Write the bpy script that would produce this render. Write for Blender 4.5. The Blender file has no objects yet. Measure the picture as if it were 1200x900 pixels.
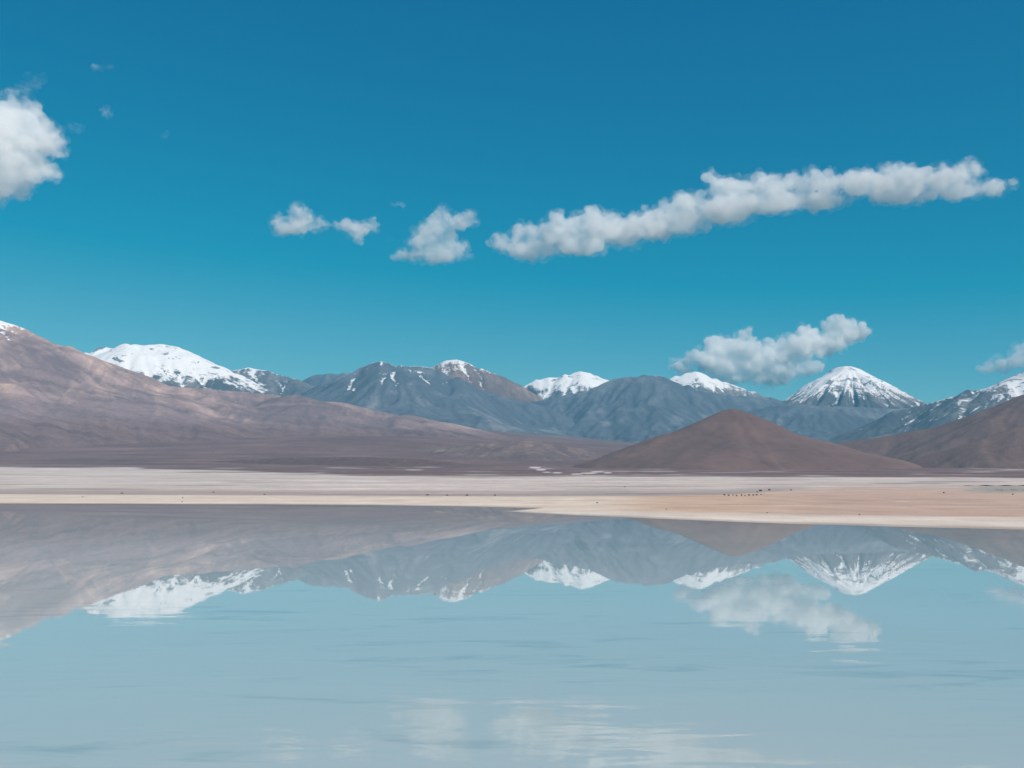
import bpy, math
import numpy as np
from mathutils import Vector

# ------------------------------------------------------------------ camera, sky, sun, exposure
SC = bpy.context.scene
COL = SC.collection
F = 35.0 / 36.0 * 1200.0            # focal length in photo pixels
HOR = 560.0                         # horizon row in the photo
CAMH = 20.0                         # eye above the lagoon, metres
PITCH = math.atan((HOR - 450.0) / F)

cam_d = bpy.data.cameras.new('camera')
cam_d.lens = 35.0
cam_d.sensor_width = 36.0
cam_d.clip_start = 0.5
cam_d.clip_end = 80000.0
cam = bpy.data.objects.new('camera', cam_d)
COL.objects.link(cam)
cam.location = (0, 0, CAMH)
cam.rotation_euler = (math.radians(90) + PITCH, 0, 0)
SC.camera = cam

SUN_EL = math.radians(44)
SUN_AZ = math.radians(136)          # clockwise from the viewing direction: from the right, a little behind
sun_dir = Vector((math.sin(SUN_AZ) * math.cos(SUN_EL), math.cos(SUN_AZ) * math.cos(SUN_EL), math.sin(SUN_EL)))

world = bpy.data.worlds.new('World')
SC.world = world
world.use_nodes = True
wn = world.node_tree
wn.nodes.clear()
w_out = wn.nodes.new('ShaderNodeOutputWorld')
w_bg = wn.nodes.new('ShaderNodeBackground')
w_sky = wn.nodes.new('ShaderNodeTexSky')
w_sky.sky_type = 'NISHITA'
w_sky.sun_disc = False
w_sky.sun_elevation = SUN_EL
w_sky.sun_rotation = SUN_AZ
w_sky.altitude = 4300
w_sky.air_density = 1.0
w_sky.dust_density = 0.3
w_sky.ozone_density = 1.0
w_sep = wn.nodes.new('ShaderNodeSeparateColor')     # the photograph's teal grade of the whole sky
w_com = wn.nodes.new('ShaderNodeCombineColor')
wn.links.new(w_sky.outputs[0], w_sep.inputs[0])
for i_, (g_, o_, p_) in enumerate(((1.0, -1.75, 1.0), (1.04, 0.0, 0.95), (1.73, 0.0, 0.60))):
    w_p = wn.nodes.new('ShaderNodeMath'); w_p.operation = 'POWER'; w_p.inputs[1].default_value = p_
    wn.links.new(w_sep.outputs[i_], w_p.inputs[0])
    w_m = wn.nodes.new('ShaderNodeMath'); w_m.operation = 'MULTIPLY_ADD'
    w_m.inputs[1].default_value = g_; w_m.inputs[2].default_value = o_
    w_x = wn.nodes.new('ShaderNodeMath'); w_x.operation = 'MAXIMUM'; w_x.inputs[1].default_value = 0.0
    wn.links.new(w_p.outputs[0], w_m.inputs[0]); wn.links.new(w_m.outputs[0], w_x.inputs[0])
    wn.links.new(w_x.outputs[0], w_com.inputs[i_])
wn.links.new(w_com.outputs[0], w_bg.inputs['Color'])
w_bg.inputs['Strength'].default_value = 0.1
wn.links.new(w_bg.outputs[0], w_out.inputs['Surface'])

sun_d = bpy.data.lights.new('sun', 'SUN')
sun_d.energy = 5.0
sun_d.angle = math.radians(0.53)
sun_d.color = (1.0, 0.88, 0.79)
sun = bpy.data.objects.new('sun', sun_d)
COL.objects.link(sun)
sun.rotation_euler = (-sun_dir).to_track_quat('-Z', 'Y').to_euler()
sun.location = (0, 0, 3000)

SC.view_settings.view_transform = 'Standard'
SC.view_settings.look = 'None'
SC.view_settings.exposure = 0.0
SC.view_settings.gamma = 1.0
SC.view_settings.use_curve_mapping = False
SC.cycles.use_denoising = True
SC.cycles.max_bounces = 26
SC.cycles.volume_bounces = 24
SC.cycles.transparent_max_bounces = 32
SC.cycles.diffuse_bounces = 2
SC.cycles.glossy_bounces = 2


# ------------------------------------------------------------------ numeric helpers
CP, SP = math.cos(PITCH), math.sin(PITCH)


def at(px, py, dist):
    """photo pixel + forward distance -> world point"""
    cx, cz = (px - 600.0) / F, (450.0 - py) / F
    y, z = CP - cz * SP, SP + cz * CP
    return (cx / y * dist, dist, CAMH + z / y * dist)


def ground_at(px, py, z=0.0):
    cx, cz = (px - 600.0) / F, (450.0 - py) / F
    y, zz = CP - cz * SP, SP + cz * CP
    d = (z - CAMH) / zz * y
    return (cx / y * d, d)


def project(x, y, z):
    dz = z - CAMH
    fw = y * CP + dz * SP
    up = -y * SP + dz * CP
    return 600.0 + x / fw * F, 450.0 - up / fw * F


def _hash(ix, iy, iz, seed):
    h = (ix.astype(np.int64) * 374761393 + iy.astype(np.int64) * 668265263 + iz.astype(np.int64) * 2147483647 + seed * 974634541) & 0xFFFFFFFF
    h = ((h ^ (h >> 13)) * 1274126177) & 0xFFFFFFFF
    h = ((h ^ (h >> 16)) * 2246822519) & 0xFFFFFFFF
    return h ^ (h >> 15)


def noise2(x, y, seed=0):
    """2D gradient noise, about -1..1"""
    x0, y0 = np.floor(x), np.floor(y)
    fx, fy = x - x0, y - y0
    u = fx * fx * fx * (fx * (fx * 6 - 15) + 10)
    v = fy * fy * fy * (fy * (fy * 6 - 15) + 10)
    r = []
    zero = np.zeros_like(x0)
    for dx in (0, 1):
        for dy in (0, 1):
            a = (_hash(x0 + dx, y0 + dy, zero, seed) & 1023) * (2 * math.pi / 1024)
            r.append(np.cos(a) * (fx - dx) + np.sin(a) * (fy - dy))
    a = r[0] * (1 - v) + r[1] * v
    b = r[2] * (1 - v) + r[3] * v
    return 1.45 * (a * (1 - u) + b * u)


def fbm(x, y, octv=5, seed=0, gain=0.5):
    s, amp, t = 0.0, 1.0, 0.0
    for i in range(octv):
        s = s + amp * noise2(x * 2 ** i + 17.3 * i, y * 2 ** i - 9.1 * i, seed + i)
        t += amp
        amp *= gain
    return s / t


def ridged(x, y, octv=5, seed=0, gain=0.5):
    s, amp, t = 0.0, 1.0, 0.0
    for i in range(octv):
        s = s + amp * (1 - np.abs(noise2(x * 2 ** i + 7.7 * i, y * 2 ** i + 3.3 * i, seed + i)) * 1.6)
        t += amp
        amp *= gain
    return s / t


def vnoise3(x, y, z, seed=0):
    x0, y0, z0 = np.floor(x), np.floor(y), np.floor(z)
    fx, fy, fz = x - x0, y - y0, z - z0
    u, v, w = (f * f * (3 - 2 * f) for f in (fx, fy, fz))
    out = 0.0
    for dx in (0, 1):
        for dy in (0, 1):
            for dz in (0, 1):
                h = (_hash(x0 + dx, y0 + dy, z0 + dz, seed) & 4095) / 2047.5 - 1
                out = out + h * (u if dx else 1 - u) * (v if dy else 1 - v) * (w if dz else 1 - w)
    return out


def sstep(a, b, x):
    t = np.clip((x - a) / (b - a), 0, 1)
    return t * t * (3 - 2 * t)


def erode(h, cell, n=12000, steps=48, rounds=4, seed=1, k_er=0.30, k_dep=0.25):
    """rain drops rolling down a height grid, cutting gullies and dropping what they carry"""
    rng = np.random.default_rng(seed)
    H, W = h.shape
    z = (h / cell).astype(np.float64).ravel()
    for _ in range(rounds):
        px = rng.uniform(1, W - 3, n)
        py = rng.uniform(1, H - 3, n)
        dx = np.zeros(n); dy = np.zeros(n)
        sed = np.zeros(n); spd = np.ones(n); wat = np.ones(n)
        for s in range(steps):
            ix = px.astype(int); iy = py.astype(int)
            fx = px - ix; fy = py - iy
            i0 = iy * W + ix
            a, b, c, d = z[i0], z[i0 + 1], z[i0 + W], z[i0 + W + 1]
            gx = (b - a) * (1 - fy) + (d - c) * fy
            gy = (c - a) * (1 - fx) + (d - b) * fx
            hz = (a * (1 - fx) + b * fx) * (1 - fy) + (c * (1 - fx) + d * fx) * fy
            dx = dx * 0.25 - gx * 0.75
            dy = dy * 0.25 - gy * 0.75
            ln = np.sqrt(dx * dx + dy * dy) + 1e-9
            dx /= ln; dy /= ln
            npx = np.clip(px + dx, 1, W - 3); npy = np.clip(py + dy, 1, H - 3)
            jx = npx.astype(int); jy = npy.astype(int)
            f2 = npx - jx; g2 = npy - jy
            j0 = jy * W + jx
            nh = (z[j0] * (1 - f2) + z[j0 + 1] * f2) * (1 - g2) + (z[j0 + W] * (1 - f2) + z[j0 + W + 1] * f2) * g2
            dh = nh - hz
            cap = np.maximum(-dh, 0.01) * spd * wat * 2.2
            up = dh > 0
            wat = np.where(up, wat * 0.3, wat)
            dep = np.where(up, np.minimum(dh, sed) * (wat > 0.2), np.where(sed > cap, (sed - cap) * k_dep, 0))
            ero = np.where(~up & (sed <= cap), np.minimum((cap - sed) * k_er, -dh * 0.5), 0)
            amt = dep - ero
            amt = np.clip(amt, -0.03, 0.03)
            acc = np.zeros_like(z)
            for off, wgt in ((0, (1 - fx) * (1 - fy)), (1, fx * (1 - fy)), (W, (1 - fx) * fy), (W + 1, fx * fy)):
                acc += np.bincount(i0 + off, weights=amt * wgt, minlength=z.size)
            z += np.clip(acc, -0.06, 0.06)
            sed = np.maximum(sed - amt, 0)
            spd = np.sqrt(np.maximum(spd * spd - dh, 0.05))
            spd = np.minimum(spd, 3.0)
            wat *= 0.98
            px, py = npx, npy
    z = z.reshape(H, W)
    b = z.copy()
    b[1:-1, 1:-1] = (z[1:-1, 1:-1] * 4 + (z[:-2, 1:-1] + z[2:, 1:-1] + z[1:-1, :-2] + z[1:-1, 2:]) * 2 + z[:-2, :-2] + z[2:, 2:] + z[:-2, 2:] + z[2:, :-2]) / 16
    return b * cell


def grid_mesh(name, X, Y, Z, attrs=None, cols=None, keep=None):
    H, W = Z.shape
    co = np.stack([X, Y, Z], -1).reshape(-1, 3).astype(np.float32)
    idx = np.arange(H * W).reshape(H, W)
    q = np.stack([idx[:-1, :-1], idx[:-1, 1:], idx[1:, 1:], idx[1:, :-1]], -1).reshape(-1, 4)
    if keep is not None:
        q = q[keep]
        used = np.unique(q)
        m = np.zeros(H * W, np.int64); m[used] = np.arange(len(used))
        q = m[q]; co = co[used]
        attrs = {k: v.reshape(-1)[used] for k, v in attrs.items()}
    return raw_mesh(name, co, q, attrs, cols)


def raw_mesh(name, co, q, attrs=None, cols=None, smooth=True):
    me = bpy.data.meshes.new(name)
    nq, k = q.shape
    me.vertices.add(len(co)); me.vertices.foreach_set('co', np.ascontiguousarray(co, np.float32).ravel())
    me.loops.add(nq * k); me.loops.foreach_set('vertex_index', q.astype(np.int32).ravel())
    me.polygons.add(nq)
    me.polygons.foreach_set('loop_start', (np.arange(nq) * k).astype(np.int32))
    if smooth:
        me.polygons.foreach_set('use_smooth', np.ones(nq, bool))
    for n, a in (attrs or {}).items():
        at_ = me.attributes.new(n, 'FLOAT', 'POINT')
        at_.data.foreach_set('value', a.astype(np.float32).ravel())
    for n, a in (cols or {}).items():
        at_ = me.attributes.new(n, 'FLOAT_COLOR', 'POINT')
        at_.data.foreach_set('color', a.astype(np.float32).ravel())
    me.update(); me.validate()
    return me


def link(name, me, mat, label=None, cat=None, kind=None, group=None, parent=None):
    o = bpy.data.objects.new(name, me)
    COL.objects.link(o)
    if mat is not None:
        me.materials.append(mat)
    for k, v in (('label', label), ('category', cat), ('kind', kind), ('group', group)):
        if v:
            o[k] = v
    if parent is not None:
        o.parent = parent
    return o


# ------------------------------------------------------------------ material helpers
class NT:
    def __init__(self, name):
        self.m = bpy.data.materials.new(name)
        self.m.use_nodes = True
        self.t = self.m.node_tree
        self.t.nodes.clear()
        self.out = self.t.nodes.new('ShaderNodeOutputMaterial')

    def n(self, typ, **kw):
        nd = self.t.nodes.new(typ)
        for k, v in kw.items():
            setattr(nd, k, v)
        return nd

    def l(self, a, b):
        self.t.links.new(a, b)

    def put(self, sock, v):
        if hasattr(v, 'is_output'):
            self.l(v, sock)
        else:
            sock.default_value = v

    def math(self, op, a, b=0.0, c=None, clamp=False):
        nd = self.n('ShaderNodeMath', operation=op, use_clamp=clamp)
        self.put(nd.inputs[0], a); self.put(nd.inputs[1], b)
        if c is not None:
            self.put(nd.inputs[2], c)
        return nd.outputs[0]

    def smooth(self, x, a, b):
        nd = self.n('ShaderNodeMapRange', interpolation_type='SMOOTHSTEP')
        self.put(nd.inputs['Value'], x)
        nd.inputs['From Min'].default_value = a
        nd.inputs['From Max'].default_value = b
        return nd.outputs[0]

    def mix(self, f, a, b, blend='MIX'):
        nd = self.n('ShaderNodeMix', data_type='RGBA', blend_type=blend)
        self.put(nd.inputs[0], f)
        self.put(nd.inputs[6], (*a, 1) if isinstance(a, tuple) else a)
        self.put(nd.inputs[7], (*b, 1) if isinstance(b, tuple) else b)
        return nd.outputs[2]

    def noise(self, vec, scale, detail=5.0, rough=0.55, dist=0.0):
        nd = self.n('ShaderNodeTexNoise')
        self.l(vec, nd.inputs['Vector'])
        nd.inputs['Scale'].default_value = scale
        nd.inputs['Detail'].default_value = detail
        nd.inputs['Roughness'].default_value = rough
        nd.inputs['Distortion'].default_value = dist
        return nd.outputs[0]

    def attr(self, name):
        return self.n('ShaderNodeAttribute', attribute_name=name)

    def scalevec(self, vec, s):
        nd = self.n('ShaderNodeVectorMath', operation='MULTIPLY')
        self.l(vec, nd.inputs[0]); nd.inputs[1].default_value = s
        return nd.outputs[0]


def mountain_mat(name, cols, snow=None, streak=0.5, bump=0.45, patch=1.0, low=None, zgrad=None, ramp=(0.34, 0.68), lowmix=0.55, crags=0.0, grain=0.55, bands=0.0):
    """cols: dark, mid, pale rock. snow: (snowline z, fade m, noise m, slope weight). low: (colour, z, fade) lower apron colour"""
    t = NT(name)
    pos = t.n('ShaderNodeNewGeometry').outputs['Position']
    ru, rd = t.attr('along').outputs['Fac'], t.attr('down').outputs['Fac']
    ero = t.attr('cut').outputs['Fac']
    cv = t.n('ShaderNodeCombineXYZ')
    t.l(t.math('MULTIPLY', ru, 1 / 85.0), cv.inputs[0])
    t.l(t.math('MULTIPLY', rd, 1 / 900.0), cv.inputs[1])
    st = t.noise(cv.outputs[0], 1.0, 5, 0.6, 0.4)
    big = t.noise(pos, 1 / 900.0 * patch, 5, 0.6, 0.6)
    mid = t.noise(pos, 1 / 170.0, 5, 0.62)
    a = t.math('MULTIPLY_ADD', t.math('SUBTRACT', st, 0.5), streak, t.math('MULTIPLY_ADD', t.math('SUBTRACT', mid, 0.5), 0.35, big))
    a = t.math('MULTIPLY_ADD', ero, 0.25, a)
    sep = t.n('ShaderNodeSeparateXYZ'); t.l(pos, sep.inputs[0])
    z = sep.outputs[2]
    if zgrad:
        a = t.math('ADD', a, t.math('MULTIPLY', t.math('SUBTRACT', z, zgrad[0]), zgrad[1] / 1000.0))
    rp = t.n('ShaderNodeValToRGB')
    t.l(a, rp.inputs[0])
    e = rp.color_ramp.elements
    e[0].position, e[0].color = ramp[0], (*cols[0], 1)
    e[1].position, e[1].color = ramp[1], (*cols[2], 1)
    m_ = e.new(0.5); m_.color = (*cols[1], 1)
    c = rp.outputs[0]
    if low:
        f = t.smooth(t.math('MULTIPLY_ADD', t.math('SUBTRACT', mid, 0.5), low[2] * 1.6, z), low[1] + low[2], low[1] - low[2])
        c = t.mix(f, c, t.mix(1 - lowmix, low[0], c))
    if bands:
        bn = t.noise(t.scalevec(pos, (0.16, 1.0, 0.9)), 1 / 260.0, 5, 0.62, 0.9)
        bf = t.smooth(bn, 0.36, 0.64)
        c = t.mix(bands, c, t.mix(bf, (0.62, 0.60, 0.64), (1.40, 1.36, 1.30)), 'MULTIPLY')
    fine = t.noise(pos, 1 / 28.0, 4, 0.7)
    c = t.mix(grain, c, t.mix(fine, (0.3, 0.3, 0.3), (1.7, 1.7, 1.7)), 'MULTIPLY')
    rough = 0.95
    if snow:
        line, fade, amp, sw = snow
        nrm = t.n('ShaderNodeSeparateXYZ'); t.l(t.n('ShaderNodeNewGeometry').outputs['Normal'], nrm.inputs[0])
        zz = t.math('MULTIPLY_ADD', t.math('SUBTRACT', mid, 0.5), amp, z)
        zz = t.math('MULTIPLY_ADD', t.math('SUBTRACT', st, 0.5), amp * 0.9, zz)
        zz = t.math('MULTIPLY_ADD', t.math('SUBTRACT', fine, 0.5), amp * 1.1, zz)
        zz = t.math('MULTIPLY_ADD', ero, -amp * 0.7, zz)
        zz = t.math('MULTIPLY_ADD', t.math('SUBTRACT', nrm.outputs[2], 0.85), sw, zz)
        f = t.smooth(zz, line - fade, line + fade)
        if crags:
            cr = t.noise(t.scalevec(pos, (1.0, 1.0, 1.6)), 1 / 230.0, 5, 0.7, 0.8)
            f = t.math('MULTIPLY', f, t.math('SUBTRACT', 1.0, t.math('MULTIPLY', t.smooth(cr, crags, crags + 0.05), 0.9)))
        c = t.mix(f, c, t.mix(fine, (0.74, 0.735, 0.73), (0.90, 0.89, 0.88)))
    bs = t.n('ShaderNodeBsdfPrincipled')
    t.l(c, bs.inputs['Base Color'])
    bs.inputs['Roughness'].default_value = rough
    bs.inputs['Specular IOR Level'].default_value = 0.15
    bp = t.n('ShaderNodeBump')
    bp.inputs['Strength'].default_value = bump
    bp.inputs['Distance'].default_value = 22.0
    t.l(t.math('ADD', t.math('MULTIPLY', mid, 1.6), fine), bp.inputs['Height'])
    t.l(bp.outputs[0], bs.inputs['Normal'])
    t.l(bs.outputs[0], t.out.inputs['Surface'])
    return t.m


# ------------------------------------------------------------------ ground sheet and lagoon
def axis(*spans):
    v = [np.arange(a, b, s) for a, b, s in spans]
    return np.concatenate(v + [np.array([spans[-1][1]])])


GX = axis((-17500, -6000, 280), (-6000, -2600, 60), (-2600, -700, 22), (-700, -60, 8), (-60, 60, 3), (60, 700, 8), (700, 2600, 22), (2600, 6000, 60), (6000, 17500, 280))
GY = axis((-2500, -200, 100), (-200, 0, 10), (0, 120, 4), (120, 380, 20), (380, 900, 6), (900, 2000, 11), (2000, 5000, 30), (5000, 17500, 110))

# far shore of the lagoon, traced as world points on the water level
PXS = np.array([-2500, -900, 0, 300, 450, 560, 634, 660, 700, 750, 800, 900, 1000, 1100, 1200, 1500, 2600, 4000])
PYS = np.array([584, 588, 590, 591, 592, 593.6, 595.6, 602.6, 604.8, 607, 609.2, 612.8, 615.8, 618.4, 620.6, 626, 640, 655])
SH = np.array([ground_at(a, b) for a, b in zip(PXS, PYS)])
TIPN = np.array([ground_at(a, b) for a, b in ((588, 599.2), (595, 599.2), (620, 600.8), (650, 602.4), (680, 604))])
TIPU = np.array([ground_at(a, b) for a, b in ((588, 599.0), (595, 599.0), (615, 597.2), (634, 595.3), (640, 593)) ])


def ground_base(x, y):
    """height of plain and aprons away from the lagoon"""
    d = np.sqrt(np.maximum(y, 0) ** 2 + (0.35 * x) ** 2)
    p = np.interp(d, [0, 1150, 1500, 2200, 3200, 4300, 5000, 6000, 7000, 8000, 11000, 14000, 20000],
                  [0.35, 0.5, 1.2, 10.5, 31.0, 62.0, 96, 190, 300, 395, 630, 850, 1150])
    q = np.interp(d, [0, 4300, 6000, 8000, 11000, 14000, 20000], [0, 0, 72, 165, 230, 240, 240])
    return p - q * sstep(-1500, 1700, x)          # the plain lies lower on the side of the cone hill


def ground_height(x, y):
    z = ground_base(x, y)
    n = fbm(x / 900.0, y / 900.0, 5, 3)
    z = z + n * np.interp(y, [1500, 4000, 9000], [0, 4.0, 24])
    xs = SH[:, 0]; o = np.argsort(xs)
    wob = 9.0 * fbm(x / 70.0, y / 400.0, 5, 11)
    ysh = np.interp(x, xs[o], SH[o, 1])
    a = (y - ysh + wob) * 0.004
    b = np.minimum(y - np.interp(x, TIPN[:, 0], TIPN[:, 1]), np.interp(x, TIPU[:, 0], TIPU[:, 1]) - y) * 0.006
    b = np.where((x < TIPN[0, 0]) | (x > TIPN[-1, 0]), -1, b)
    s = np.maximum(a, b)
    shore = np.clip(s, -0.6, 0.42 + 0.1 * fbm(x / 40.0, y / 120.0, 3, 5))
    z = np.where(y > ysh + 100, np.maximum(z - 0.35, 0) + shore, shore)
    # the bank the camera stands on
    bank = (CAMH - 1.65) * sstep(52, 2, y + 4 * fbm(x / 30.0, y / 30.0, 3, 8)) - 0.6
    z = np.where(y < 60, np.maximum(z, bank), z)
    return z


XX, YY = np.meshgrid(GX, GY)
ZZ = ground_height(XX, YY)


def lin(r, g, b):
    f = lambda c: (c / 255.0 / 12.92) if c <= 10 else (((c / 255.0) + 0.055) / 1.055) ** 2.4
    return np.array([f(r), f(g), f(b)])


SALT, GREEN, DARKMUD = (0.66, 0.61, 0.58), (0.30, 0.305, 0.27), (0.20, 0.175, 0.165)
SPOTS = [(627, 548.0, 7, 1.2, SALT, .9), (634, 550.5, 6, .9, SALT, .9), (641, 553.4, 5, .6, SALT, .9), (653, 554.0, 6, .7, SALT, .9), (676, 555.5, 7, .8, SALT, .8), (690, 554.5, 9, .8, SALT, .9),
         (700, 553.0, 8, .8, SALT, .8), (712, 554.0, 5, .8, SALT, .8), (485, 550.5, 12, .8, SALT, .5), (150, 548.5, 16, 1.2, SALT, .6), (60, 549.5, 12, .9, SALT, .5),
         (770, 552.5, 26, .8, SALT, .3), (850, 554.0, 40, .7, SALT, .2), (1180, 573.5, 55, 4.0, GREEN, .75), (1120, 564.5, 60, 1.0, DARKMUD, .5), (1060, 566.5, 50, .8, DARKMUD, .5),
         (1058, 587.2, 5, 1.0, SALT, .9), (260, 553.5, 60, .8, DARKMUD, .6), (380, 556.0, 60, .8, DARKMUD, .5), (690, 576, 60, 2.2, GREEN, .4), (310, 570, 18, 2.0, (0.46, 0.45, 0.42), .5),
         (430, 564, 30, .7, SALT, .8), (220, 565, 60, .8, SALT, .7), (60, 569.5, 60, .8, SALT, .6), (90, 573, 90, .8, DARKMUD, .4), (760, 578.5, 70, .8, DARKMUD, .4),
         (1130, 604.5, 70, .9, (0.42, 0.30, 0.24), .6), (1030, 602.5, 30, .7, (0.42, 0.30, 0.24), .5), (900, 600.5, 20, .6, (0.40, 0.29, 0.24), .5)]


def ground_colour(x, y, z):
    """true surface colours: salt pan, grey mud, cream and orange sand, brown gravel plain"""
    yy = np.maximum(y, 60.0)
    px, py = project(x, yy, z)
    px = np.clip(px, -600, 1800)
    w1 = fbm(x / 700.0, y / 260.0, 5, 21)
    w2 = fbm(x / 160.0, y / 90.0, 4, 22)
    pyw = py + 1.6 * w1 * sstep(600, 560, py) + 0.7 * w2
    brown = np.array([0.160, 0.103, 0.100])
    brown2 = np.array([0.225, 0.150, 0.135])
    pan = np.array([0.565, 0.485, 0.435])
    panw = np.array([0.68, 0.60, 0.545])
    mud = np.array([0.36, 0.30, 0.275])
    cream = np.array([0.68, 0.575, 0.475])
    tan = np.array([0.52, 0.375, 0.30])
    orange = np.array([0.55, 0.40, 0.295])
    white = np.array([0.68, 0.60, 0.52])

    def mx(a, b, t):
        return a * (1 - t[..., None]) + b * t[..., None]
    c = mx(np.broadcast_to(brown, x.shape + (3,)), brown2, sstep(-0.25, 0.45, w1))
    c = c * (1 + 0.30 * fbm(x / 1500.0, y / 170.0, 5, 51)[..., None])
    # upper limit of the pale pan
    top = np.interp(px, [-600, 0, 130, 200, 300, 420, 560, 700, 900, 1200, 1800], [547, 547, 548, 549.5, 552, 557.5, 558.5, 557.5, 558.5, 560, 560])
    p = sstep(top - 0.6, top + 1.0, pyw)
    pc = mx(np.broadcast_to(pan, x.shape + (3,)), panw, sstep(0.05, 0.4, fbm(x / 500.0, y / 120.0, 5, 31)))
    pc = mx(pc, mud, 0.75 * sstep(0.08, 0.42, fbm(x / 420.0, y / 110.0, 5, 33)))
    c = mx(c, pc, p)
    # mixed brown strip with pale wisps at the pan's far edge
    band = sstep(545, 549, py) * sstep(561, 556, py) * sstep(0.12, 0.45, fbm(x / 260.0, y / 300.0, 5, 37))
    c = mx(c, panw * 0.85, 0.5 * band)
    # grey mud above the sand strip
    strip = np.interp(px, [-600, 0, 400, 600, 780, 850, 900, 950, 1050, 1200, 1800], [578, 579.2, 581, 582, 581, 580, 576.5, 574, 572, 577, 577])
    m = sstep(strip - 9, strip - 2, pyw) * sstep(980, 900, px)
    c = mx(c, mud, 0.85 * m)
    c = mx(c, tan * 0.8, 0.55 * sstep(930, 1010, px) * sstep(565, 573, pyw))
    # sand strip and spit
    s = sstep(strip - 0.5, strip + 0.6, py + 0.35 * w2)
    o = sstep(660, 800, px)
    sc = mx(mx(np.broadcast_to(cream, x.shape + (3,)), orange, o), tan, o * sstep(840, 980, px))
    sc = mx(sc, cream, 0.55 * sstep(0.0, 0.45, w1) * (1 - 0.6 * o))
    c = mx(c, sc, s)
    edge = np.interp(px, [-600, 560, 650, 800, 1000, 1200, 1800], [587, 590, 597, 599.5, 603, 605, 607])
    e = sstep(edge - 1.5, edge + 3.5, py + 0.8 * w2)
    c = mx(c, white, 0.9 * e)
    rng = fbm(x / 45.0, y / 60.0, 4, 41)
    c = c * (1 + 0.16 * rng[..., None])
    for sx_, sy_, rx_, ry_, col_, k_ in SPOTS:
        q = ((px - sx_) / rx_) ** 2 + ((py - sy_) / ry_) ** 2 + 0.8 * w2 + 0.5 * rng
        c = mx(c, np.array(col_), k_ * sstep(1.2, 0.6, q) * (y > 500))
    c = c * (1 - 0.38 * sstep(0.13, 0.02, z + 0.04 * w2) * (y > 300))[..., None]
    # bank under the camera and lake bed
    near = sstep(75, 45, y)
    c = mx(c, np.array([0.33, 0.25, 0.19]), near)
    return np.concatenate([np.clip(c, 0.01, 0.8), np.ones(x.shape + (1,))], -1)


g = NT('ground_surface')
gc = g.attr('soil').outputs['Color']
gpos = g.n('ShaderNodeNewGeometry').outputs['Position']
gv = g.scalevec(gpos, (1.0, 0.35, 1.0))
n1 = g.noise(gv, 1 / 22.0, 5, 0.65)
n2 = g.noise(gpos, 1 / 2.5, 4, 0.7)
n3 = g.noise(g.scalevec(gpos, (0.25, 1.0, 1.0)), 1 / 60.0, 5, 0.6, 0.5)
cc = g.mix(0.5, gc, g.mix(n1, (0.55, 0.54, 0.53), (1.45, 1.46, 1.47)), 'MULTIPLY')
cc = g.mix(0.6, cc, g.mix(n3, (0.5, 0.48, 0.47), (1.5, 1.5, 1.5)), 'MULTIPLY')
cc = g.mix(0.3, cc, g.mix(n2, (0.5, 0.5, 0.5), (1.5, 1.5, 1.5)), 'MULTIPLY')
gb = g.n('ShaderNodeBsdfPrincipled')
g.l(cc, gb.inputs['Base Color'])
gb.inputs['Roughness'].default_value = 0.95
gb.inputs['Specular IOR Level'].default_value = 0.1
gbp = g.n('ShaderNodeBump'); gbp.inputs['Strength'].default_value = 0.5; gbp.inputs['Distance'].default_value = 1.2
g.l(g.math('ADD', n1, n2), gbp.inputs['Height'])
g.l(gbp.outputs[0], gb.inputs['Normal'])
g.l(gb.outputs[0], g.out.inputs['Surface'])

ground_me = grid_mesh('ground', XX, YY, ZZ, cols={'soil': ground_colour(XX, YY, ZZ)})
link('ground', ground_me, g.m, 'pale salt pan, cream sand shore and brown gravel plain around the lagoon', 'ground', 'structure')

# lagoon: milky shallow water
wt = NT('lagoon_water')
wpos = wt.n('ShaderNodeNewGeometry').outputs['Position']
calm = wt.noise(wt.scalevec(wpos, (0.35, 1.0, 1.0)), 1 / 38.0, 4, 0.55, 0.3)
rip = wt.noise(wt.scalevec(wpos, (0.30, 1.0, 1.0)), 1 / 0.55, 3, 0.55, 0.2)
swl = wt.noise(wt.scalevec(wpos, (0.22, 1.0, 1.0)), 1 / 3.2, 3, 0.5, 0.2)
near = wt.n('ShaderNodeSeparateXYZ'); wt.l(wpos, near.inputs[0])
breeze = wt.math('MULTIPLY', wt.smooth(near.outputs[1], 220.0, 70.0), 0.10)     # a breath of wind on the near water
lane = wt.noise(wt.scalevec(wpos, (0.32, 1.0, 1.0)), 1 / 6.0, 2, 0.5, 0.4)
patch = wt.smooth(wt.math('ADD', wt.math('MULTIPLY_ADD', calm, 0.5, wt.math('MULTIPLY', lane, 0.5)), breeze), 0.54, 0.74)
amp = wt.math('ADD', wt.math('MULTIPLY_ADD', breeze, 0.6, 0.012), wt.math('MULTIPLY', wt.math('MULTIPLY', patch, wt.smooth(near.outputs[1], 190.0, 80.0)), 0.75))
hgt = wt.math('MULTIPLY', amp, wt.math('ADD', wt.math('MULTIPLY', rip, 0.20), wt.math('MULTIPLY', swl, 0.8)))
wb = wt.n('ShaderNodeBump'); wb.inputs['Strength'].default_value = 0.06; wb.inputs['Distance'].default_value = 1.0
wt.l(hgt, wb.inputs['Height'])
wbs = wt.n('ShaderNodeBsdfPrincipled')
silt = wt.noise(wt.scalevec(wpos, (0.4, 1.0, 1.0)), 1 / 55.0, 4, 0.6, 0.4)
deep = wt.smooth(wt.math('MULTIPLY_ADD', calm, 0.5, wt.math('MULTIPLY', wt.noise(wt.scalevec(wpos, (0.30, 1.0, 1.0)), 1 / 5.0, 5, 0.6, 0.5), 0.5)), 0.53, 0.63)  # darker ripple reflections painted as lanes in the colour, not real depth
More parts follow.
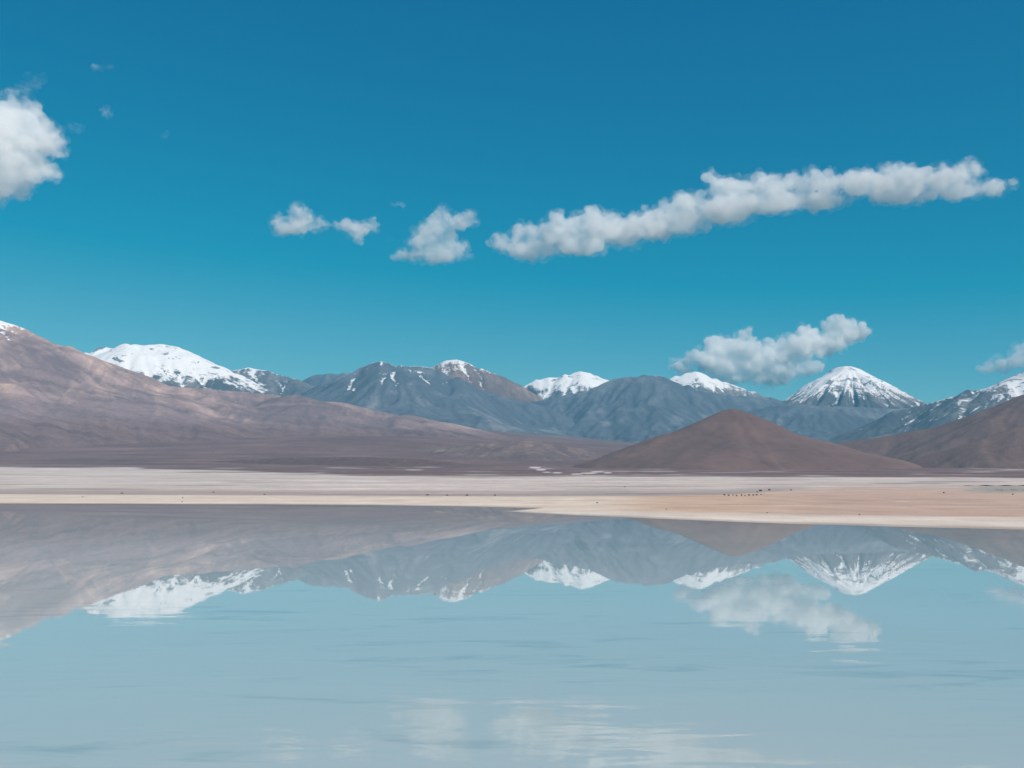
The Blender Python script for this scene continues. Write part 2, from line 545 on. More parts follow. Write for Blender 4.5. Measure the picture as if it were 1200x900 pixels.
milk = wt.mix(silt, (0.395, 0.475, 0.470), (0.465, 0.535, 0.52))
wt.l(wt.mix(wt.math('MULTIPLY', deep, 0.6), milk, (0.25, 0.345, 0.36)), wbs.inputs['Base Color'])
wbs.inputs['Roughness'].default_value = 0.008
wbs.inputs['IOR'].default_value = 1.6
wt.l(wb.outputs[0], wbs.inputs['Normal'])
wt.l(wbs.outputs[0], wt.out.inputs['Surface'])
WX = np.linspace(-7000, 7000, 90); WY = np.linspace(-200, 2200, 60)
wx, wy = np.meshgrid(WX, WY)
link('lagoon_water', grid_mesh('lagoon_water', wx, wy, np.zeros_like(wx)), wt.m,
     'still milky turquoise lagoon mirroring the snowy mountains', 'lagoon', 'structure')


# ------------------------------------------------------------------ mountains
def seg_field(x, y, P):
    """distance to polyline P (n,3), height and arc length at the nearest point"""
    best = np.full(x.shape, 1e12); zr = np.zeros_like(x); al = np.zeros_like(x)
    acc = 0.0
    for a, b in zip(P[:-1], P[1:]):
        dx, dy = b[0] - a[0], b[1] - a[1]
        L2 = dx * dx + dy * dy
        t = np.clip(((x - a[0]) * dx + (y - a[1]) * dy) / L2, 0, 1)
        d2 = (x - a[0] - t * dx) ** 2 + (y - a[1] - t * dy) ** 2
        m = d2 < best
        best = np.where(m, d2, best)
        zr = np.where(m, a[2] + t * (b[2] - a[2]), zr)
        L = math.sqrt(L2)
        al = np.where(m, acc + t * L, al)
        acc += L
    return np.sqrt(best), zr, al


def resample(P, step):
    P = np.array(P, float)
    s = np.concatenate([[0], np.cumsum(np.hypot(np.diff(P[:, 0]), np.diff(P[:, 1])))])
    n = max(int(s[-1] / step), 2)
    q = np.linspace(0, s[-1], n + 1)
    return np.stack([np.interp(q, s, P[:, k]) for k in range(3)], 1)


def mountain(name, label, ridge, mat, cell=24.0, wide=3.2, power=1.7, base=150.0, seed=1, rough=0.034, gully=0.05,
             spurs=0.9, spur_step=800.0, ero=3, cat='mountain', front=1.0, jag=0.018, pad=1.0, wob=0.0, cone=False):
    rng = np.random.default_rng(seed)
    R = np.array([at(*p) for p in ridge])
    if wob:
        R[:, 1] += wob * np.sin(np.arange(len(R)) * 1.3 + seed)
        R = np.array([at(p[0], p[1], r[1]) for p, r in zip(ridge, R)])
    Wmax = wide * (R[:, 2].max() - base)
    x0, x1 = R[:, 0].min() - Wmax * pad, R[:, 0].max() + Wmax * pad
    y0, y1 = R[:, 1].min() - Wmax * front, R[:, 1].max() + Wmax * 0.8
    xs = np.arange(x0, x1, cell); ys = np.arange(y0, y1, cell)
    x, y = np.meshgrid(xs, ys)
    wx = x + 0.09 * Wmax * fbm(x / (Wmax * 0.45), y / (Wmax * 0.45), 4, seed + 50)
    wy = y + 0.09 * Wmax * fbm(x / (Wmax * 0.45), y / (Wmax * 0.45), 4, seed + 60)
    d0, zr, al = seg_field(x, y, R)
    d1, zr1, al1 = seg_field(wx, wy, R)
    k = sstep(0, 0.25 * Wmax, d0)
    d = d0 * (1 - k) + d1 * k; zr = zr * (1 - k) + zr1 * k
    lo = ground_base(x, y) - 8.0
    amp = np.maximum(zr - lo, 1.0)
    t = d / (wide * amp)
    prof = np.clip(1 - t, 0, 1) ** power
    h = lo + amp * prof - 60 * sstep(0.85, 1.15, t)
    if cone:        # radial gullies
        cx, cy = R[len(R) // 2, 0], R[len(R) // 2, 1]
        ang = np.arctan2(y - cy, x - cx)
        rr = np.hypot(x - cx, y - cy)
        gl = ridged(np.cos(ang) * 4.5 + 0.0 * rr, np.sin(ang) * 4.5 + rr / 2600.0, 4, seed + 5)
        h = h + amp * gully * (gl - 0.55) * sstep(0.02, 0.2, t) * sstep(1.1, 0.5, t)
    if spurs > 0:
        Rr = resample(R, spur_step)
        for i, p in enumerate(Rr):
            for sgn in (-1, 1):
                if p[2] - base < 80:
                    continue
                Ls = spurs * wide * (p[2] - base) * rng.uniform(0.55, 0.95)
                th = rng.normal(0, 0.45)
                n = 7
                pts = [p.copy()]
                ca = th
                for j in range(1, n):
                    ca += rng.normal(0, 0.22)
                    q = pts[-1].copy()
                    q[0] += Ls / n * math.sin(ca); q[1] += sgn * Ls / n * math.cos(ca)
                    u = j / (n - 1)
                    q[2] = base + (p[2] - base) * ((1 - 0.86 * u) ** 1.55) * (1 - 0.10 * math.sin(u * math.pi))
                    pts.append(q)
                ds, zs, _ = seg_field(wx, wy, np.array(pts))
                am = np.maximum(zs - base, 1.0)
                ts = ds / (wide * 0.62 * am)
                hs = lo + np.maximum(zs - lo, 1.0) * np.clip(1 - ts, 0, 1) ** 1.35 - 60 * sstep(0.8, 1.0, ts)
                # smooth union
                kk = 0.10 * amp + 20
                hh = np.clip(0.5 + 0.5 * (hs - h) / kk, 0, 1)
                h = h * (1 - hh) + hs * hh + kk * hh * (1 - hh) * 0.35 * sstep(0.0, 0.15, t)
    Hm = R[:, 2].max() - base
    env = np.clip(prof, 0, 1)
    fl = sstep(0.0, 0.12, t)
    h = h + Hm * rough * fbm(wx / (Hm * 0.8), wy / (Hm * 0.8), 6, seed + 9) * (0.25 + fl) * np.sqrt(env + 0.02)
    h = h + Hm * rough * 0.7 * (ridged(wx / (Hm * 0.55), wy / (Hm * 0.55), 5, seed + 19) - 0.5) * fl * np.sqrt(env + 0.01)
    h = h + Hm * jag * fbm(x / (Hm * 0.16), y / (Hm * 0.16), 4, seed + 29) * sstep(0.02, 0.2, env)
    before = h.copy()
    if ero:
        h = erode(h, cell, n=int(h.size * 0.28), rounds=ero, seed=seed)
    cut = np.clip((h - before) / (0.02 * Hm), -1, 1)
    # leave out what lies deep under the plain
    keep = h > ground_base(x, y) - 45
    kq = (keep[:-1, :-1] | keep[:-1, 1:] | keep[1:, 1:] | keep[1:, :-1]).ravel()
    me = grid_mesh(name, x, y, h, {'along': al1, 'down': d, 'cut': cut}, keep=kq)
    return link(name, me, mat, label, cat, 'structure')


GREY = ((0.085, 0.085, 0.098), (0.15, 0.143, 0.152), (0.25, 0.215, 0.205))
HAZED_BLUEGREY = ((0.092, 0.106, 0.134), (0.125, 0.139, 0.168), (0.205, 0.207, 0.222))  # bluer than bare rock: part of the distance haze is put into the colour
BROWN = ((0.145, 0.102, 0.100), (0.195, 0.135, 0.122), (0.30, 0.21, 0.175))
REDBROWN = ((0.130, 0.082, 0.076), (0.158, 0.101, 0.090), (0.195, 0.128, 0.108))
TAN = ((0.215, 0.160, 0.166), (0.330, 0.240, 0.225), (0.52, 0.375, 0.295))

# far snow peaks
mountain('mountain', 'broad white snow mountain behind the tan slope', [
    (60, 440, 12800), (90, 418, 12700), (105, 411, 12600), (120, 406, 12500), (145, 405, 12500), (157, 400.5, 12400), (170, 403.5, 12400), (187, 401.5, 12500), (207, 404, 12600),
    (225, 411, 12700), (243, 419, 12700), (262, 429, 12700), (290, 446, 12800), (330, 462, 12900)],
    mountain_mat('snow_mountain_rock', GREY, (1240, 55, 340, 800), crags=0.575), seed=11, base=350, wide=2.6, spur_step=600)
mountain('mountain', 'small dark mountain flecked with snow beside the broad white mountain', [
    (240, 445, 14000), (270, 433, 14000), (290, 429, 14000), (312, 432, 14000), (328, 439, 14000), (352, 443, 14000), (372, 452, 14000), (400, 470, 14000)],
    mountain_mat('flecked_rock', GREY, (1600, 40, 520, 700)), seed=12, base=450, wide=2.4, spur_step=500)
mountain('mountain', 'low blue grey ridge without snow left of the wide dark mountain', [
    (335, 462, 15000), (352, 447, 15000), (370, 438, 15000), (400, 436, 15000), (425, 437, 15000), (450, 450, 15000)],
    mountain_mat('ridge_rock', HAZED_BLUEGREY, (1900, 60, 500, 400)), seed=13, base=500, wide=2.6)
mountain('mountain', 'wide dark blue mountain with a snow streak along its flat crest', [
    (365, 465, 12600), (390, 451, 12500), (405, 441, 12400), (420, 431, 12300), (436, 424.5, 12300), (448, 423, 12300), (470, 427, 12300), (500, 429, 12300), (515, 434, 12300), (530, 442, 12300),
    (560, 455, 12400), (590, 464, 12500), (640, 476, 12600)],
    mountain_mat('wide_dark_rock', HAZED_BLUEGREY, (1560, 35, 560, 700)), seed=14, base=420, wide=3.0, spur_step=520)
mountain('mountain', 'reddish round peak with a snow band behind the wide dark mountain', [
    (490, 450, 14600), (505, 430, 14500), (520, 422.5, 14500), (535, 420.5, 14500), (547, 424.5, 14500), (570, 433, 14500), (592, 442, 14500), (615, 454, 14500), (640, 468, 14500)],
    mountain_mat('reddish_rock', BROWN, (1690, 50, 520, 500)), seed=15, base=500, wide=2.6)
mountain('mountain', 'flat topped bright snow cap in the middle of the range', [
    (600, 468, 16200), (620, 452, 16200), (632, 443, 16200), (648, 441, 16200), (662, 438, 16200), (680, 434.5, 16200), (698, 438, 16200), (713, 444, 16200), (735, 458, 16200)],
    mountain_mat('snow_cap_rock', GREY, (1440, 60, 300, 700), crags=0.59), seed=16, base=700, wide=2.5, spurs=0.7, spur_step=450)
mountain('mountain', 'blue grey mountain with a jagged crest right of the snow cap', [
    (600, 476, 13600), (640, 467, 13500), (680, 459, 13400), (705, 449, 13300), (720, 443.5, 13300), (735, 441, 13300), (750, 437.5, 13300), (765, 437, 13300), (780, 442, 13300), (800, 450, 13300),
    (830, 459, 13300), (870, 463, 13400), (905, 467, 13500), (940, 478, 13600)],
    mountain_mat('jagged_rock', HAZED_BLUEGREY, (1700, 35, 600, 700)), seed=17, base=420, wide=2.8, jag=0.02, spur_step=520)
mountain('mountain', 'snow covered ridge under the low white cloud', [
    (755, 458, 15800), (780, 444, 15800), (800, 437, 15800), (815, 434.5, 15800), (832, 440, 15800), (858, 450, 15800), (885, 459, 15800), (920, 470, 15800)],
    mountain_mat('snow_ridge_rock', GREY, (1430, 60, 340, 700), crags=0.57), seed=18, base=650, wide=2.5, spurs=0.7, spur_step=450)
mountain('mountain', 'white snow streaked volcano cone', [
    (974, 433, 14300), (981, 429.5, 14200), (989, 428.5, 14100), (998, 428.5, 14100), (1006, 431, 14200), (1012, 434.5, 14300)],
    mountain_mat('volcano_rock', GREY, (1200, 70, 460, 300), streak=0.55, crags=0.55), seed=19, base=520, wide=1.78, power=1.25, spurs=0, rough=0.045, gully=0.13, cell=16, cone=True, jag=0.008)
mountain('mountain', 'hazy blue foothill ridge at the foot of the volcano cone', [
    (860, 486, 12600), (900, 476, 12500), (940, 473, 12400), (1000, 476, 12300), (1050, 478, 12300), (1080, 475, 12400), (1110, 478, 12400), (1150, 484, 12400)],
    mountain_mat('foothill_rock', HAZED_BLUEGREY), seed=20, base=330, wide=3.4, spurs=0.6)
mountain('mountain', 'grey mountain with patchy snow rising beyond the brown slope', [
    (1050, 480, 11200), (1080, 474.5, 11100), (1105, 467, 11000), (1130, 459, 10900), (1160, 450, 10800), (1185, 440, 10700), (1200, 433, 10700), (1225, 420, 10700), (1260, 410, 10700), (1310, 420, 10800), (1380, 450, 11000), (1460, 480, 11100)],
    mountain_mat('patchy_rock', GREY, (1040, 80, 620, 600), crags=0.50), seed=21, base=260, wide=3.2)

# nearer slopes
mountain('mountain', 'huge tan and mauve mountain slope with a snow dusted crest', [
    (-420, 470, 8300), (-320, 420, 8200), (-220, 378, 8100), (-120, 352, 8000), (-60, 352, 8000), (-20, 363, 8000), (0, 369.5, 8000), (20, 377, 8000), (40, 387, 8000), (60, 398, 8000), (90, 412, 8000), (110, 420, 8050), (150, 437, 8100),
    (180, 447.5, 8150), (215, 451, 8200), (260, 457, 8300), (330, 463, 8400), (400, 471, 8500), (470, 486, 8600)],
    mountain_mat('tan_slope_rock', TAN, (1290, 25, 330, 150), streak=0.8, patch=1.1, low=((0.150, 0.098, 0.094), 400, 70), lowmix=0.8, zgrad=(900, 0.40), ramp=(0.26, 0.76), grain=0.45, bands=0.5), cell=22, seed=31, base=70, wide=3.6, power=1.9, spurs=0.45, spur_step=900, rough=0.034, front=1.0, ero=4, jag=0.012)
mountain('hill', 'low dark hump on the brown plain', [
    (500, 534, 6400), (530, 527, 6300), (560, 519, 6200), (600, 515.5, 6200), (630, 516, 6200), (670, 523, 6200), (720, 533, 6200)],
    mountain_mat('hump_soil', BROWN), cell=16, seed=32, base=105, wide=6.0, power=1.3, spurs=0.4, spur_step=400, rough=0.03, ero=1, cat='hill')
mountain('hill', 'long low dark brown rise along the edge of the salt pan', [
    (240, 541, 5000), (330, 536, 4950), (420, 535, 4900), (500, 538, 4900), (560, 545, 4850)],
    mountain_mat('rise_soil', REDBROWN), cell=14, seed=33, base=70, wide=8.0, power=1.4, spurs=0, rough=0.10, ero=2, cat='hill')
mountain('hill', 'smooth dark red brown cone hill above the salt pan', [
    (849, 480.2, 4700), (855, 478.8, 4700), (861, 478.8, 4700), (867, 480.2, 4700)],
    mountain_mat('cone_hill_soil', REDBROWN, streak=0.2, bump=0.12, grain=0.25), cell=9, seed=34, base=58, wide=2.95, power=1.25, spurs=0, rough=0.010, gully=0.008, cone=True, ero=0, cat='hill', jag=0.004)
mountain('hill', 'long red brown slope climbing past the cone hill', [
    (940, 521, 6000), (985, 518, 5900), (1050, 508.5, 5800), (1100, 497.5, 5700), (1150, 480, 5600), (1180, 468, 5600), (1200, 459, 5600), (1240, 440, 5600), (1300, 425, 5600), (1380, 445, 5600), (1460, 490, 5700)],
    mountain_mat('long_slope_soil', REDBROWN, streak=0.4, bump=0.25, grain=0.35), cell=14, seed=35, base=70, wide=4.0, power=1.5, spurs=0.3, spur_step=900, rough=0.010, ero=1, cat='hill', jag=0.004)
mountain('hill', 'darker brown shoulder in front of the long slope', [
    (1060, 541, 4700), (1110, 527, 4650), (1150, 514, 4600), (1180, 503, 4600), (1200, 497, 4600), (1250, 486, 4600), (1310, 490, 4600), (1400, 520, 4700)],
    mountain_mat('shoulder_soil', REDBROWN, streak=0.3, bump=0.25, grain=0.35), cell=12, seed=36, base=58, wide=4.0, power=1.4, spurs=0.3, spur_step=700, rough=0.012, ero=1, cat='hill', jag=0.004)

# ------------------------------------------------------------------ clouds
def ico(sub):
    import bmesh
    bm = bmesh.new()
    bmesh.ops.create_icosphere(bm, subdivisions=sub, radius=1.0)
    co = np.array([v.co[:] for v in bm.verts]); fa = np.array([[v.index for v in f.verts] for f in bm.faces])
    bm.free()
    return co, fa


ICO_V, ICO_F = ico(2)


def cloud_mat(name, dens, size, lo=0.40, hi=0.62):
    t = NT(name)
    pos = t.n('ShaderNodeNewGeometry').outputs['Position']
    a = t.noise(pos, 1.0 / size, 6, 0.68, 0.2)
    d = t.math('MULTIPLY', t.math('MULTIPLY_ADD', t.smooth(a, lo, hi), 0.92, 0.08), dens)
    v = t.n('ShaderNodeVolumePrincipled')
    v.inputs['Color'].default_value = (0.999, 0.998, 0.996, 1)
    v.inputs['Anisotropy'].default_value = 0.0
    t.l(d, v.inputs['Density'])
    t.l(v.outputs[0], t.out.inputs['Volume'])
    edge = t.n('ShaderNodeRGB'); edge.outputs[0].default_value = (1, 1, 1, 1)
    tr = t.n('ShaderNodeBsdfTransparent')
    t.l(edge.outputs[0], tr.inputs['Color'])
    t.l(tr.outputs[0], t.out.inputs['Surface'])
    t.m.cycles.volume_step_rate = 0.25
    return t.m


def cloud(label, dist, blobs, seed, voxel=1.6, dens=0.0075, flat=0.5, kids=18, lo=0.36, hi=0.62, nsize=None, depth=1.0, core=True):
    """puffs given in photo pixels (x, y, half width, half height) at one distance, budding smaller puffs, fused to one hull"""
    rng = np.random.default_rng(seed)
    px = dist / F
    sph = []
    for bx, by, rx, ry in blobs:
        c = np.array(at(bx, by, dist))
        r = np.array([rx * 1.08, 0.5 * (rx + ry) * depth, ry * 1.2]) * px
        c[1] += rng.normal(0, 0.25) * r[1]
        sph.append((c, r * 0.86))
        rm = min(r[0], r[2])
        for _ in range(kids):
            u = rng.normal(size=3); u /= np.linalg.norm(u)
            if u[2] < -0.2:
                u[2] *= flat
            k = 0.16 + 0.42 * rng.uniform() ** 1.6
            c2 = c + u * r * rng.uniform(0.72, 0.95)
            sph.append((c2, np.full(3, rm * k) * np.array([1.15, 1.1, 0.9])))
            for _j in range(4):
                w = rng.normal(size=3); w /= np.linalg.norm(w)
                if w @ u < 0:
                    w = -w
                sph.append((c2 + w * rm * k * 0.85, np.full(3, rm * k * rng.uniform(0.28, 0.55))))
    veil = cloud_hull([(c, r * 1.08) for c, r in sph], voxel, px, seed, 5.0)
    o = link('cloud', veil, cloud_mat('cloud_vapour', dens * 0.6, nsize or 15 * px, 0.44, 0.70), label, 'cloud', None, 'clouds over the mountains')
    if core:
        inner = [(c, r * 0.82) for c, r in sph if r[0] > 2.4 * voxel * px]
        me = cloud_hull(inner, voxel * 1.15, px, seed + 9, 3.6)
        link('core', me, cloud_mat('cloud_core', dens * 1.15, nsize or 24 * px, lo, hi), parent=o)
    return o


def cloud_hull(sph, voxel, px, seed, amp):
    n = len(ICO_V)
    co = np.concatenate([ICO_V * r + c for c, r in sph])
    fa = np.concatenate([ICO_F + i * n for i in range(len(sph))])
    tmp = raw_mesh('cloud_puffs', co, fa)
    o = bpy.data.objects.new('cloud_puffs', tmp); COL.objects.link(o)
    md = o.modifiers.new('fuse', 'REMESH'); md.mode = 'VOXEL'; md.voxel_size = voxel * px; md.use_smooth_shade = True
    dg = bpy.context.evaluated_depsgraph_get()
    me = bpy.data.meshes.new_from_object(o.evaluated_get(dg))
    bpy.data.objects.remove(o); bpy.data.meshes.remove(tmp)
    nv = len(me.vertices)
    p = np.empty(nv * 3, np.float32); me.vertices.foreach_get('co', p); p = p.reshape(-1, 3).astype(float)
    nm = np.empty(nv * 3, np.float32); me.vertex_normals.foreach_get('vector', nm); nm = nm.reshape(-1, 3)
    s = 1 / (9.0 * px)
    ds = sum(0.55 ** i * vnoise3(*(p.T * s * 2 ** i), seed + i) for i in range(4)) * amp * px
    p = p + nm * ds[:, None]
    me.vertices.foreach_set('co', p.astype(np.float32).ravel())
    me.update(); me.name = 'cloud'
    return me


cloud('big ragged cloud cut by the left edge of the picture', 8600, [
    (-40, 150, 50, 40), (-5, 142, 34, 28), (22, 140, 26, 20), (32, 165, 38, 24), (58, 162, 17, 14), (12, 198, 40, 26), (48, 202, 22, 13), (-30, 205, 50, 32), (70, 180, 9, 7), (0, 224, 22, 10),
    (0, 170, 40, 40)], 101)
cloud('thin torn wisp above the big ragged cloud', 8650, [(18, 109, 26, 5), (38, 99, 11, 8), (48, 92, 6, 6), (30, 104, 14, 6)], 102, dens=0.003, voxel=1.0, kids=8, lo=0.42, hi=0.7, core=False)
cloud('small pinkish wisp beside the big ragged cloud', 8650, [(85, 150, 10, 4), (92, 149, 5, 4)], 103, dens=0.004, voxel=0.8, kids=8, core=False)
cloud('thin flat wisp high above the snow mountain', 9000, [(112, 79, 8, 2), (122, 78, 9, 2.4)], 104, dens=0.008, voxel=0.6, kids=8, core=False)
cloud('tiny wisp between the flat wisp and the big ragged cloud', 9000, [(122, 129, 6, 4), (124, 134, 7, 4)], 105, dens=0.008, voxel=0.6, kids=8, core=False)
cloud('faint dot of cloud alone in the blue sky', 9000, [(196, 158, 5, 4.5)], 106, dens=0.008, voxel=0.6, kids=8, core=False)
cloud('small rounded cloud, first of the middle row', 16000, [
    (347, 257, 15, 12), (330, 267, 14, 11), (366, 264, 16, 8), (345, 268, 24, 9), (384, 263, 8, 3)], 107, voxel=1.1, dens=0.00446)
cloud('small triangular cloud between the rounded cloud and the boot shaped one', 16000, [
    (422, 264, 21, 8), (406, 266, 14, 8), (396, 263, 6, 4), (418, 273, 13, 8), (420, 281, 6, 7), (436, 262, 7, 6)], 108, voxel=1.0, dens=0.00451)
cloud('boot shaped cloud with a flat bright base', 16200, [
    (514, 268, 20, 17), (538, 260, 20, 10), (500, 283, 20, 14), (510, 298, 46, 9), (478, 299, 22, 8), (552, 257, 9, 7), (525, 289, 28, 10)], 109, voxel=1.3, dens=0.00389)
cloud('faint flat wisp above the boot shaped cloud', 16200, [(462, 240, 6, 2), (468, 240, 6, 2.2)], 110, dens=0.00519, voxel=0.6, kids=8, core=False)
cloud('tiny puff at the heel of the boot shaped cloud', 16200, [(457, 281, 6, 4)], 111, dens=0.00259, voxel=0.6, kids=8, core=False)
cloud('long white cloud bank slanting up to the right edge', 16200, [
    (588, 287, 15, 11), (610, 276, 16, 12), (606, 290, 22, 11), (622, 293, 30, 14), (635, 282, 22, 14), (650, 274, 26, 16), (690, 267, 32, 19), (680, 289, 40, 13), (730, 270, 38, 20), (768, 262, 30, 20), (800, 238, 22, 15),
    (800, 258, 38, 17), (850, 222, 28, 16), (850, 245, 46, 19), (898, 222, 32, 13), (900, 240, 44, 16), (955, 218, 44, 13), (960, 232, 44, 13), (1010, 219, 46, 16), (1058, 210, 38, 14), (1060, 225, 44, 12),
    (1108, 212, 36, 16), (1138, 197, 18, 13), (1128, 222, 38, 11), (1166, 219, 22, 10), (1188, 213, 8, 6), (1045, 196, 13, 7), (890, 208, 12, 6)], 112, voxel=1.8, kids=16, dens=0.00458, lo=0.33, hi=0.60)
cloud('towering white cloud bank between the snow ridge and the volcano cone', 20500, [
    (798, 430, 15, 10), (826, 420, 21, 15), (850, 408, 18, 14), (870, 402, 17, 12), (858, 428, 42, 20), (900, 417, 40, 20), (930, 412, 33, 20), (900, 442, 42, 13), (860, 443, 30, 10), (960, 403, 28, 16), (985, 391, 23, 14),
    (973, 378, 8, 8), (1003, 389, 14, 10), (938, 430, 24, 13), (878, 393, 9, 7)], 113, voxel=1.5, dens=0.0080, depth=0.4, lo=0.28, hi=0.58)
cloud('white cloud behind the patchy snow mountain at the edge', 20500, [
    (1200, 420, 22, 13), (1175, 428, 20, 10), (1158, 432, 12, 7), (1225, 415, 24, 16)], 114, voxel=1.3, dens=0.0042, lo=0.3, hi=0.6)
# ------------------------------------------------------------------ boulders and reeds on the flats
def on_ground(px, py):
    z = 0.4
    for _ in range(30):
        x, y = ground_at(px, py, z)
        z = 0.5 * z + 0.5 * float(ground_height(np.array([[x]]), np.array([[y]]))[0, 0])
    return x, y, float(ground_height(np.array([[x]]), np.array([[y]]))[0, 0])


rk = NT('dark_boulder')
rp_ = rk.n('ShaderNodeNewGeometry').outputs['Position']
rn = rk.noise(rp_, 0.9, 5, 0.7)
rb = rk.n('ShaderNodeBsdfPrincipled')
rk.l(rk.mix(rn, (0.035, 0.030, 0.028), (0.12, 0.10, 0.09)), rb.inputs['Base Color'])
rb.inputs['Roughness'].default_value = 0.9
rbp = rk.n('ShaderNodeBump'); rbp.inputs['Distance'].default_value = 0.2
rk.l(rn, rbp.inputs['Height']); rk.l(rbp.outputs[0], rb.inputs['Normal'])
rk.l(rb.outputs[0], rk.out.inputs['Surface'])


def boulder(px, py, w, h, seed, label, group):
    """an angular weathered block, w and h in photo pixels"""
    x, y, z = on_ground(px, py)
    m = y / F
    co = ICO_V.copy()
    rng = np.random.default_rng(seed)
    for _ in range(9):                      # chop flat faces
        n = rng.normal(size=3); n /= np.linalg.norm(n)
        d = rng.uniform(0.62, 0.9)
        k = co @ n - d
        co = co - np.clip(k, 0, None)[:, None] * n
    co = co * (1 + 0.12 * vnoise3(*(co.T * 2.3), seed))[:, None]
    w, h = w * 0.85, h * 0.85
    co = co * np.array([w * m / 2, w * m / 2.4, h * m * 0.62]) + np.array([0, 0, h * m * 0.32])
    o = link('boulder', raw_mesh('boulder', co, ICO_F, smooth=False), rk.m, label, 'boulder', None, group)
    o.location = (x, y, z)
    o.rotation_euler = (0, 0, rng.uniform(0, 6))
    return o


ROW = [(849, 580.6, 3.2, 2.4), (854, 581.0, 3.6, 2.0), (859, 580.6, 2.6, 1.6), (863, 581.2, 3.2, 2.2), (869, 580.9, 3.0, 2.4), (873, 581.1, 2.4, 1.6), (878, 580.8, 4.4, 2.2), (883, 580.6, 3.4, 2.0), (887, 580.4, 4.2, 1.8), (892, 579.8, 2.6, 1.3)]
ORD = ('first', 'second', 'third', 'fourth', 'fifth', 'sixth', 'seventh', 'eighth', 'ninth', 'tenth')
for i, (a_, b_, c_, d_) in enumerate(ROW):
    boulder(a_, b_, c_, d_, 300 + i, ORD[i] + ' dark boulder from the left in the row along the tan spit', 'boulders in the row on the spit')
for i, (a_, b_, c_, d_, l_) in enumerate([
        (891.5, 575.6, 5.2, 2.6, 'largest dark boulder, just above the row on the spit'),
        (887.5, 577.0, 3.2, 1.6, 'flat dark boulder between the row and the largest boulder'),
        (901.5, 574.6, 4.0, 2.4, 'pointed dark boulder beside the largest boulder'),
        (927.0, 574.6, 4.2, 1.8, 'low dark boulder alone beyond the pointed one'),
        (1106, 577.8, 3.0, 2.0, 'small dark boulder on tan ground before the green marsh'),
        (1187, 579.6, 2.6, 2.2, 'small dark boulder at the near edge of the green marsh'),
        (501, 580.4, 4.6, 1.8, 'dark boulder on the grey mud, first of four above the cream strip'),
        (524, 580.6, 4.0, 1.6, 'dark boulder on the grey mud, second of four above the cream strip'),
        (547.5, 580.8, 4.4, 1.8, 'dark boulder on the grey mud, third of four above the cream strip'),
        (580, 580.8, 3.8, 1.7, 'dark boulder on the grey mud, last of four above the cream strip'),
        (700, 589.6, 4.0, 1.3, 'flat dark stone on the cream sand of the spit'),
        (214, 583.6, 1.8, 1.5, 'tiny dark stone at the top of the cream strip'),
        (213.5, 588.4, 1.8, 1.3, 'tiny dark stone at the water edge of the cream strip'),
        (143, 578.2, 5.0, 1.4, 'low dark rubble block on grey mud over the cream strip'),
        (97, 582.6, 1.8, 1.2, 'lone speck of stone on the cream strip'),
        (250, 577.0, 4.4, 1.2, 'low dark block on the grey mud above two tiny stones'),
        (310, 579.6, 3.0, 1.3, 'small dark block where grey mud meets the cream strip'),
        (732, 570.8, 4.0, 1.0, 'low dark block far out on the pale salt pan'),
        (781, 597.0, 2.6, 1.1, 'small brown stone on the orange sand'),
        (899, 601.0, 3.4, 1.0, 'flat brown stone near the white shore rim'),
        (1007, 603.6, 3.0, 1.1, 'small stone on the pale shore rim under the tan sand')]):
    boulder(a_, b_, c_, d_, 340 + i, l_, 'boulders and stones scattered on the flats')

rd_ = NT('marsh_reed')
rdb = rd_.n('ShaderNodeBsdfPrincipled')
rdn = rd_.noise(rd_.n('ShaderNodeNewGeometry').outputs['Position'], 0.4, 4, 0.6)
rd_.l(rd_.mix(rdn, (0.030, 0.032, 0.022), (0.085, 0.080, 0.05)), rdb.inputs['Base Color'])
rdb.inputs['Roughness'].default_value = 0.9
rd_.l(rdb.outputs[0], rd_.out.inputs['Surface'])


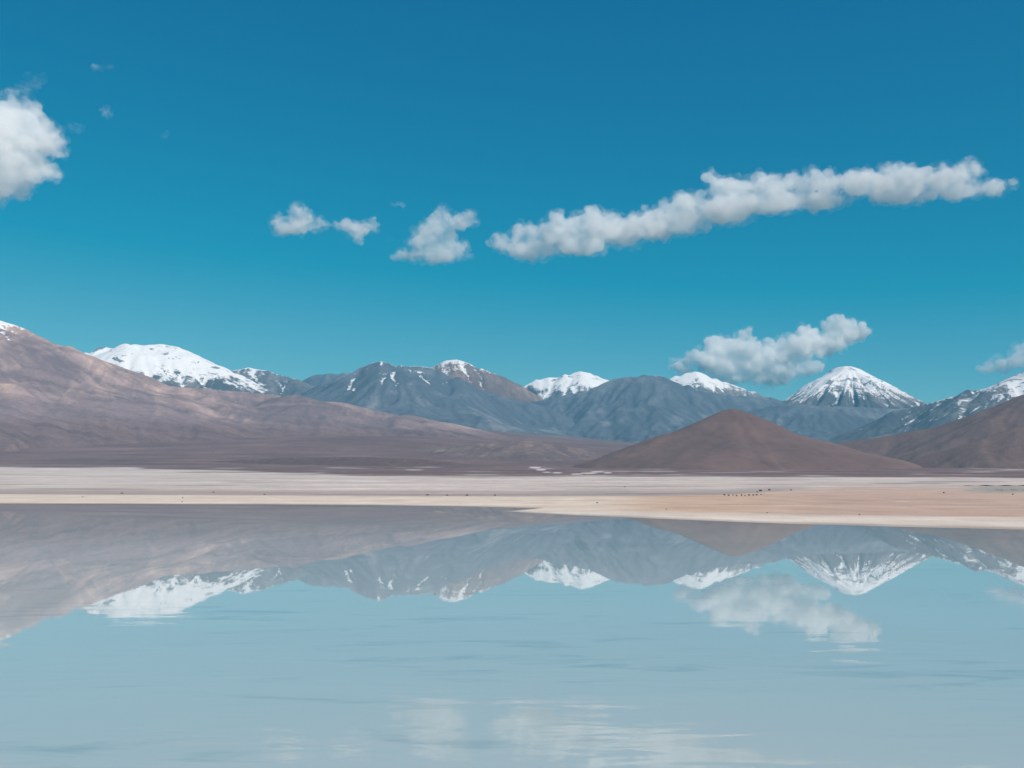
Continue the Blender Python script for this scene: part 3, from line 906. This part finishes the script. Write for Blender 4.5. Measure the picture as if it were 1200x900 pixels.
def reed_bank(label, x0p, x1p, py, high, deep, n, seed):
    """a strip of stiff marsh tufts, each tuft five leaning blades"""
    rng = np.random.default_rng(seed)
    xa, ya, _ = on_ground(x0p, py); xb, yb, _ = on_ground(x1p, py)
    V, Q = [], []
    for i in range(n):
        t = rng.uniform()
        x = xa + (xb - xa) * t; y = ya + (yb - ya) * t + rng.normal(0, deep)
        z = float(ground_height(np.array([[x]]), np.array([[y]]))[0, 0])
        hh = high * rng.uniform(0.5, 1.1) * (0.35 + 0.65 * min(1, 6 * t)) * (0.6 + 0.4 * math.sin(t * 23 + seed))
        for k in range(5):
            a = rng.uniform(0, 6.28); w = rng.uniform(0.25, 0.5); lean = rng.uniform(0.1, 0.5) * hh
            b = len(V)
            V += [(x - w * math.sin(a), y + w * math.cos(a), z - 0.05), (x + w * math.sin(a), y - w * math.cos(a), z - 0.05), (x + lean * math.cos(a), y + lean * math.sin(a), z + hh)]
            Q.append((b, b + 1, b + 2))
    link('marsh_grass', raw_mesh('marsh_grass', np.array(V), np.array(Q), smooth=False), rd_.m, label, 'grass', 'stuff')


reed_bank('dark line of reeds along the far side of the green marsh', 1129, 1215, 569.6, 1.9, 2.5, 1500, 7)
reed_bank('thin broken line of reeds through the green marsh', 1156, 1215, 574.4, 0.9, 4.0, 420, 8)

# ------------------------------------------------------------------ air
hz = NT('haze_air')
pv = hz.n('ShaderNodeVolumePrincipled')
pv.inputs['Color'].default_value = (0.13, 0.58, 0.85, 1)
pv.inputs['Density'].default_value = 3.1e-5
pv.inputs['Anisotropy'].default_value = 0.0
hz.l(pv.outputs[0], hz.out.inputs['Volume'])
hx, hy0, hy1, hz0, hz1 = 18000.0, -2700.0, 18000.0, -3.0, 1990.0
hv = np.array([(sx * hx, yv, zv) for zv in (hz0, hz1) for yv in (hy0, hy1) for sx in (-1, 1)], float)
hq = np.array([(0, 2, 3, 1), (4, 5, 7, 6), (0, 1, 5, 4), (2, 6, 7, 3), (0, 4, 6, 2), (1, 3, 7, 5)])
link('haze', raw_mesh('haze', hv, hq, smooth=False), hz.m, 'thin blue air fading the far mountains', 'haze', 'stuff')
